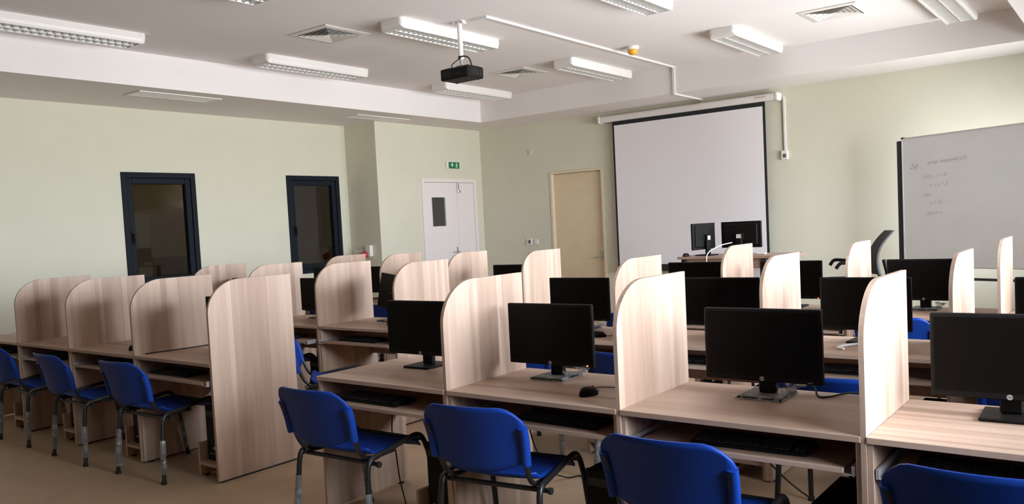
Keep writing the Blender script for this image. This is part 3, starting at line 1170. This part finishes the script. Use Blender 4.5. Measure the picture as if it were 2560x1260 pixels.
def inst(kind, proto, loc, rz, label):
    o = proto if used[kind] == 0 else copy_tree(proto)
    used[kind] = 1
    o.location = loc
    o.rotation_euler = (0, 0, rz)
    o['label'] = label
    return o


MOUSE = {(0, 1, 1): (-1.945, 3.02, -8), (0, 1, 0): (-2.86, 3.16, 0), (1, 1, 0): (-2.86, 4.59, -60), (0, 0, 2): (-5.80, 3.0, 20),
         (1, 0, 3): (-4.90, 4.70, 0), (2, 1, 3): (-.60, 6.18, 14)}
for row in range(3):
    for block in (0, 1):
        xs = LEFT if block == 0 else RIGHT
        for bay in range(4):
            add_desk(row, block, bay)
            if not (block == 1 and bay == 3): add_partition(row, block, bay + 1)
            key = (row, block, bay)
            out = TRAY_OUT.get(key, 0)
            kx = (xs[bay] + xs[bay + 1]) / 2 - .08 + random.uniform(-.05, .05)
            if key == (0, 1, 0): kx = -3.20
            if key == (0, 1, 1): kx = -2.06
            if key == (0, 1, 2): kx = -1.19
            inst('kb', proto_kb, (kx, ROWS[row] + .145 - out, .6305), R(random.uniform(-3, 3)), 'black keyboard on its tray, ' + where(*key))
            inst('pc', proto_pc, (xs[bay + 1] - PT - .108 - PT, ROWS[row] + .075, .1035), 0, 'black computer tower on low shelf, ' + where(*key))
for key, (x, y, a) in MOUSE.items():
    inst('ms', proto_ms, (x, y, DESK_Z + .0005), R(a), 'black mouse with thin cable, ' + where(*key))


# ---- chairs
def make_chair(wrapped):
    root = thing('classroom_chair', 'x', 'chair', (0, 0, 0), 0, 'blue plastic classroom chairs')
    # seat: shallow dish with a rolled front edge and an upturned rear
    def seat_fn(u, v):
        x = -.215 + .43 * u
        yy = -.20 + .41 * v
        t = (v - .5) * 2
        rc = max(0, abs(u - .5) * 2 - .72) / .28
        yy += -.018 * rc ** 2 * (1 if v > .5 else -1) * abs(t) ** 3
        z = .445 - .012 * (1 - (2 * u - 1) ** 2) + .010 * v
        if v > .82: z -= .045 * ((v - .82) / .18) ** 2
        if v < .22: z += .035 * ((.22 - v) / .22) ** 2
        return Vector((x, yy, z)), Vector((0, 0, 1))
    MB().shell(seat_fn, 14, 14, .012).build('seat', M['blue'], root)
    # backrest: rounded upper corners, drooping lower edge, bowed around the sitter
    def back_fn(u, v):
        s = 2 * u - 1
        top = .786 - .055 * max(0, (abs(s) - .62) / .38) ** 2.2
        bot = .492 + .060 * abs(s) ** 1.8
        z = bot + (top - bot) * v
        hwid = .248 - .014 * (1 - v) - (.012 * max(0, (v - .8) / .2) ** 2)
        x = s * hwid
        lean = -(z - .49) * .30
        y = -.245 + lean - .050 * (1 - s * s) + .012 * math.sin(v * math.pi)
        return Vector((x, y, z)), Vector((0, 1, .1)).normalized()
    back = MB().shell(back_fn, 18, 12, .011).build('backrest', M['blue'], root)
    for s in (-1, 1):
        sl = MB()
        pts = []
        for k in range(7):
            z = .535 + .165 * k / 6
            v = (z - .545) / .22
            pts.append((s * (.222 + .010 * (z - .53) / .16), -.262 - (z - .49) * .30 + .012 * math.sin(max(0, v) * math.pi) + .004, z))
        sl.tube(pts, .021, 8, sx=1.0)
        sl.build('sleeve', M['blue'], back)
    rt = .0135
    for s in (-1, 1):
        rear = [(s * .262, -.245, 0.012), (s * .246, -.222, .34)]
        front = [(s * .246, .215, .36), (s * .262, .275, .012)]
        rail = fillet([(s * .246, -.222, .339), (s * .243, -.21, .425), (s * .240, .17, .482), (s * .246, .217, .359)], [.10, .07], 7)
        MB().tube(rear, rt, 10).build('leg', M['black_metal'], root)
        MB().tube(front, rt, 10).build('leg', M['black_metal'], root)
        MB().tube(rail, rt, 10).build('seat_rail', M['black_metal'], root)
        up = fillet([(s * .19, .02, .418), (s * .205, -.215, .418), (s * .227, -.318, .69)], .09, 7)
        MB().tube(up, .0115, 8).build('back_upright', M['black_metal'], root)
        MB().disc((s * .262, -.2455, 0), .017, 'z', .02, 12).build('foot_cap', M['rubber'], root)
        MB().disc((s * .262, .2755, 0), .017, 'z', .02, 12).build('foot_cap', M['rubber'], root)
    MB().tube([(-.272, -.17, .402), (.272, -.17, .402)], .0115, 8).build('cross_bar', M['black_metal'], root)
    MB().tube([(-.24, .185, .437), (.24, .185, .437)], .010, 8).build('cross_bar', M['black_metal'], root)
    for s in (-1, 1):
        MB().disc((s * .274 - .006, -.17, .402), .0155, 'x', .012, 10).build('bar_cap', M['rubber'], root)
    if wrapped:
        for (a, c, z0, z1) in (((-.262, -.245), (-.246, -.222), .05, .30), ((.262, -.245), (.246, -.222), .06, .27), ((-.262, .275), (-.246, .215), .05, .25), ((.262, .275), (.246, .215), .05, .22)):
            rnd = random.Random(int(z0 * 1000 + a[0] * 100))
            pts, rs = [], []
            for k in range(15):
                z = z0 + (z1 - z0) * k / 14
                t = z / .35
                pts.append((a[0] + (c[0] - a[0]) * t + rnd.uniform(-.003, .003), a[1] + (c[1] - a[1]) * t + rnd.uniform(-.003, .003), z))
                rs.append(.0155 + rnd.random() * .006)
            MB().tube(pts, rs, 9, caps=False, smooth=False).build('plastic_wrap', M['film'], root)
    return root


ch_plain, ch_wrap = make_chair(False), make_chair(True)
used_ch = {0: 0, 1: 0}
CHAIRS = {(0, 1, 0): (-3.19, 2.81, 2, 1), (0, 1, 1): (-2.26, 2.86, 8, 0), (0, 1, 2): (-1.295, 2.76, 2, 0), (0, 1, 3): (-.37, 2.83, -1, 0),
          (0, 0, 3): (-5.16, 2.88, 3, 1), (0, 0, 2): (-6.06, 2.85, -2, 1), (0, 0, 1): (-7.045, 2.87, 0, 1),
          (1, 1, 0): (-3.18, 4.42, 2, 1), (1, 1, 1): (-2.28, 4.24, -2, 1), (1, 1, 2): (-1.13, 3.98, 0, 0), (1, 1, 3): (-.36, 4.45, 0, 0),
          (1, 0, 3): (-4.80, 4.02, -42, 0), (1, 0, 2): (-6.06, 4.43, 0, 1), (1, 0, 1): (-7.01, 4.45, 0, 1), (1, 0, 0): (-7.92, 4.45, 0, 1),
          (2, 1, 0): (-3.18, 5.95, 0, 1), (2, 1, 1): (-2.24, 6.05, 0, 0), (2, 1, 2): (-1.33, 6.13, 0, 0), (2, 1, 3): (-.36, 6.05, 0, 0),
          (2, 0, 3): (-5.12, 6.05, 0, 0), (2, 0, 2): (-6.06, 6.05, 0, 1), (2, 0, 1): (-7.01, 6.05, 0, 0), (2, 0, 0): (-7.92, 6.05, 0, 0)}
for key, (x, y, a, wr) in CHAIRS.items():
    p = ch_wrap if wr else ch_plain
    o = p if not used_ch[wr] else copy_tree(p)
    used_ch[wr] = 1
    o.location = (x, y, 0)
    o.rotation_euler = (0, 0, R(a))
    o['label'] = 'blue plastic chair%s, %s' % (' turned sideways' if a < -40 else '', where(*key))

# ------------------------------------------------------------------ loose cables
def cable(name, pts, r_, mat, lab):
    return tag(MB().tube(smooth_curve(pts, 8), r_, 6).build(name, mat), lab, 'cable')


cable('power_cable', [(-1.16, 3.45, .80), (-1.10, 3.44, .775), (-1.06, 3.36, .7565), (-1.02, 3.36, .7565), (-.985, 3.43, .757), (-.955, 3.46, .760), (-.93, 3.475, .757)], .0042, M['rubber'], 'thick black cable curling beside the monitor, third desk right of aisle')
cable('white_cable', [(-1.16, 4.775, .7585), (-1.25, 4.76, .7585), (-1.32, 4.68, .7585), (-1.335, 4.59, .7585), (-1.295, 4.56, .7585)], .0075, M['white_cable'], 'white cable end lying on the middle row desk')
cable('floor_cable', [(-2.48, 3.24, .607), (-2.47, 3.27, .50), (-2.52, 3.38, .36), (-2.62, 3.62, .16), (-2.70, 3.92, .02), (-2.66, 4.02, .006), (-2.50, 3.84, .006), (-2.35, 3.66, .006), (-2.28, 3.42, .006)], .0045, M['rubber'], 'dark cable drooping from a tray to the floor, second desk right of aisle')
cable('keyboard_cable', [(-3.24, 3.06, .607), (-3.245, 3.07, .52), (-3.262, 3.08, .42), (-3.255, 3.09, .32), (-3.19, 3.05, .17), (-3.10, 3.0, .05), (-3.02, 2.92, .006), (-2.98, 2.80, .006)], .0035, M['rubber'], 'thin dark cable hanging under the aisle desk of the nearest row')
cable('hanging_cable', [(-1.70, 4.20, .30), (-1.5, 4.15, .14), (-1.30, 4.05, .07), (-1.10, 3.95, .055), (-.96, 3.80, .07), (-.88, 3.5, .20)], .0045, M['rubber'], 'sagging dark cable low behind the third desk right of aisle')
cable('desk_cable', [(-5.50 + .03, 2.90, .7545), (-5.46, 3.0, .7545), (-5.42, 3.2, .7545), (-5.40, 3.4, .7545), (-5.30, 3.5, .7545)], .004, M['rubber'], 'black cable lying along a partition foot, nearest row left of the aisle')
cable('cable_tangle', [(-.70, 6.55, .7555), (-.62, 6.60, .775), (-.53, 6.57, .7555), (-.46, 6.62, .78), (-.40, 6.58, .7555), (-.47, 6.55, .77), (-.58, 6.57, .7555)], .004, M['rubber'], 'tangle of dark cables on the far row desk by the whiteboard')
root = thing('plug_adapter', 'black round plug adapter with a looped lead on a computer tower', 'adapter', (-.845, 3.19, .4622))
MB().lathe([(0, 0), (.028, .002), (.036, .02), (.034, .045), (.022, .058), (0, .06)], 16).build('adapter_body', M['rubber'], root)
MB().tube(smooth_curve([(-.03, 0, .02), (-.06, -.01, .05), (-.068, -.01, .09), (-.05, 0, .12)]), .005, 6).build('lead', M['rubber'], root)

# ------------------------------------------------------------------ teacher's corner
PZ = 0.30
pf = MB()
pf.box(-5.2, -1.6, 8.2, 10.1, .0005, PZ, .004)
tag(pf.build('teaching_platform', M['platform']), 'low platform carrying the teacher desk', 'platform')
TZ = 1.055
root = thing('teacher_desk', 'dark wood teacher desk on the platform in front of the screen', 'desk', (-4.24, 8.57, PZ + .0005))
h = TZ - PZ
MB().box(0, 1.26, 0, .62, h - .028, h, .002).build('desk_top', M['desk_brown'], root)
for x in (.03, .96):
    lg = MB()
    lg.box(x, x + .06, .04, .10, 0, h - .0285, .004)
    lg.build('leg', M['navy'], root)
    lg = MB()
    lg.box(x, x + .06, .50, .56, 0, h - .0285, .004)
    lg.build('leg', M['navy'], root)
MB().box(.091, .959, .42, .438, .18, h - .16, .002).build('modesty_panel', M['white'], root)
MB().box(.091, .959, .06, .10, h - .13, h - .0285, .002).build('front_rail', M['desk_brown'], root)

for i, (x, y, yaw, lab) in enumerate(((-3.985, 8.815, 264, 'left monitor of the pair on the teacher desk, back turned'), (-3.68, 9.05, 176, 'right monitor of the pair on the teacher desk, back turned'))):
    o = copy_tree(proto_mon)
    for c in list(o.children):
        if c.name.startswith('plastic_wrap'): bpy.data.objects.remove(c, do_unlink=True)
    o.location = (x, y, TZ + .001)
    o.rotation_euler = (0, 0, R(yaw))
    o['label'] = lab
    del o['group']
    o['group'] = 'monitors on the teacher desk'
    pan = [c for c in o.children if c.name.startswith('housing')][0]
    MB().box(-.028, .028, -.001, .0008, .20, .245).build('sticker', M['white_plastic'], o, (0, .0358, -.02))
cable('monitor_cable', [(-3.74, 8.96, 1.19), (-3.80, 8.80, 1.17), (-3.86, 8.65, 1.12), (-3.87, 8.56, 1.07), (-3.87, 8.545, .99), (-3.87, 8.54, .90)], .006, M['white_cable'], 'white cable hanging over the teacher desk edge')
root = thing('white_hub', 'small flat white box on the teacher desk', 'box', (-3.36, 8.86, TZ + .001))
MB().box(-.05, .05, -.03, .03, 0, .018, .006).build('case', M['white_plastic'], root)
MB().box(-.03, .03, -.0325, -.0301, .005, .012).build('port_strip', M['vent'], root)
o = copy_tree(proto_ms)
o.location = (-4.17, 8.66, TZ + .001)
o['label'] = 'black mouse under the left monitor on the teacher desk'
for c in list(o.children):
    if c.name.startswith('cable'): bpy.data.objects.remove(c, do_unlink=True)

# swivel chair seen from the side
root = thing('office_chair', 'black mesh-backed swivel armchair beside the teacher desk', 'chair', (-2.45, 9.05, PZ + .0005), R(112))
b = MB()
for k in range(5):
    a = 2 * math.pi * k / 5 + .3
    d = Vector((math.cos(a), math.sin(a), 0))
    b.tube([d * .03 + Vector((0, 0, .10)), d * .27 + Vector((0, 0, .07))], [.022, .014], 8)
b.build('star_base', M['black_plastic'], root)
for k in range(5):
    a = 2 * math.pi * k / 5 + .3
    MB().disc((math.cos(a) * .27 - .012, math.sin(a) * .27, .028), .028, 'x', .024, 12).build('caster', M['rubber'], root)
MB().tube([(0, 0, .09), (0, 0, .40)], .024, 12).build('gas_lift', M['black_metal'], root)
MB().box(-.24, .24, -.22, .25, .40, .48, .03).build('seat', M['mesh_fabric'], root)


def ob_fn(u, v):
    s = 2 * u - 1
    z = .50 + .46 * v
    wdt = (.20 + .05 * math.sin(min(1, v * 1.35) * math.pi * .75)) * (1 - .12 * v)
    y = -.245 + .05 * math.sin(v * math.pi * .9) - .15 * v ** 2.4 + .035 * s * s
    return Vector((s * wdt, y, z)), Vector((0, 1, 0))


bk = MB().shell(ob_fn, 12, 14, .03).build('backrest', M['mesh_fabric'], root)
MB().tube([(0, -.12, .42), (0, -.30, .43), (0, -.33, .52), (0, -.30, .66)], .02, 8).build('back_support', M['black_plastic'], root)
for s in (-1, 1):
    MB().tube(fillet([(s * .25, -.06, .44), (s * .31, -.06, .47), (s * .31, -.04, .64), (s * .31, .16, .66), (s * .30, .20, .60)], .07, 6), [.018] * 26, 8).build('armrest', M['black_plastic'], root)

# mobile whiteboard
bl, br_ = Vector((-2.36, 10.98)), Vector((-0.62, 10.22))
ang = math.atan2((br_ - bl).y, (br_ - bl).x)
Wd = (br_ - bl).length
root = thing('whiteboard', 'large mobile whiteboard with faded handwriting right of the screen', 'whiteboard', (bl.x, bl.y, PZ * 0), ang)
z0, z1 = .755, 2.335
MB().box(.012, Wd - .012, -.008, .012, z0 + .012, z1 - .012).build('board_panel', M['board'], root)
b = MB()
b.box(0, .014, -.016, .02, z0, z1, .002)
b.box(Wd - .014, Wd, -.016, .02, z0, z1, .002)
b.box(.014, Wd - .014, -.016, .02, z1 - .016, z1, .002)
b.box(.014, Wd - .014, -.016, .02, z0, z0 + .016, .002)
b.build('board_frame', M['alu'], root)
for x in (-.002, Wd - .028):
    MB().box(x, x + .03, -.02, .024, z1 - .012, z1 + .008, .003).build('corner_cap', M['rubber'], root)
for x in (-.075, Wd + .015):
    MB().box(x, x + .06, -.005, .045, .08, z1 - .03, .006).build('stand_post', M['navy'], root)
    MB().box(x + .005, x + .055, -.30, .34, .05, .10, .01).build('stand_foot', M['navy'], root)
    for y in (-.27, .31):
        MB().disc((x + .015, y, .0255), .025, 'x', .03, 12).build('caster', M['rubber'], root)
MB().box(-.015, Wd + .015, .008, .032, .615, .645, .004).build('cross_bar', M['navy'], root)
lines = [(.10, 1.975, '2a)', .085), (.33, 2.005, 'array_sequence (n)', .062), (.27, 1.84, '{ int i, s = 0;', .062), (.36, 1.735, 's = n * 2', .062), (.27, 1.625, 'else', .062), (.36, 1.53, 's = 2n - 1', .062), (.30, 1.405, 'return s', .062)]
for (x, z, s, sz) in lines:
    me = text_mesh(s, sz, M['ink'], 'handwriting', .0003, .35, 'LEFT', -.0006)
    tag(ob('handwriting', me, root, (x, -.0086, z), (R(90), R(-3), 0)), kind='stuff')
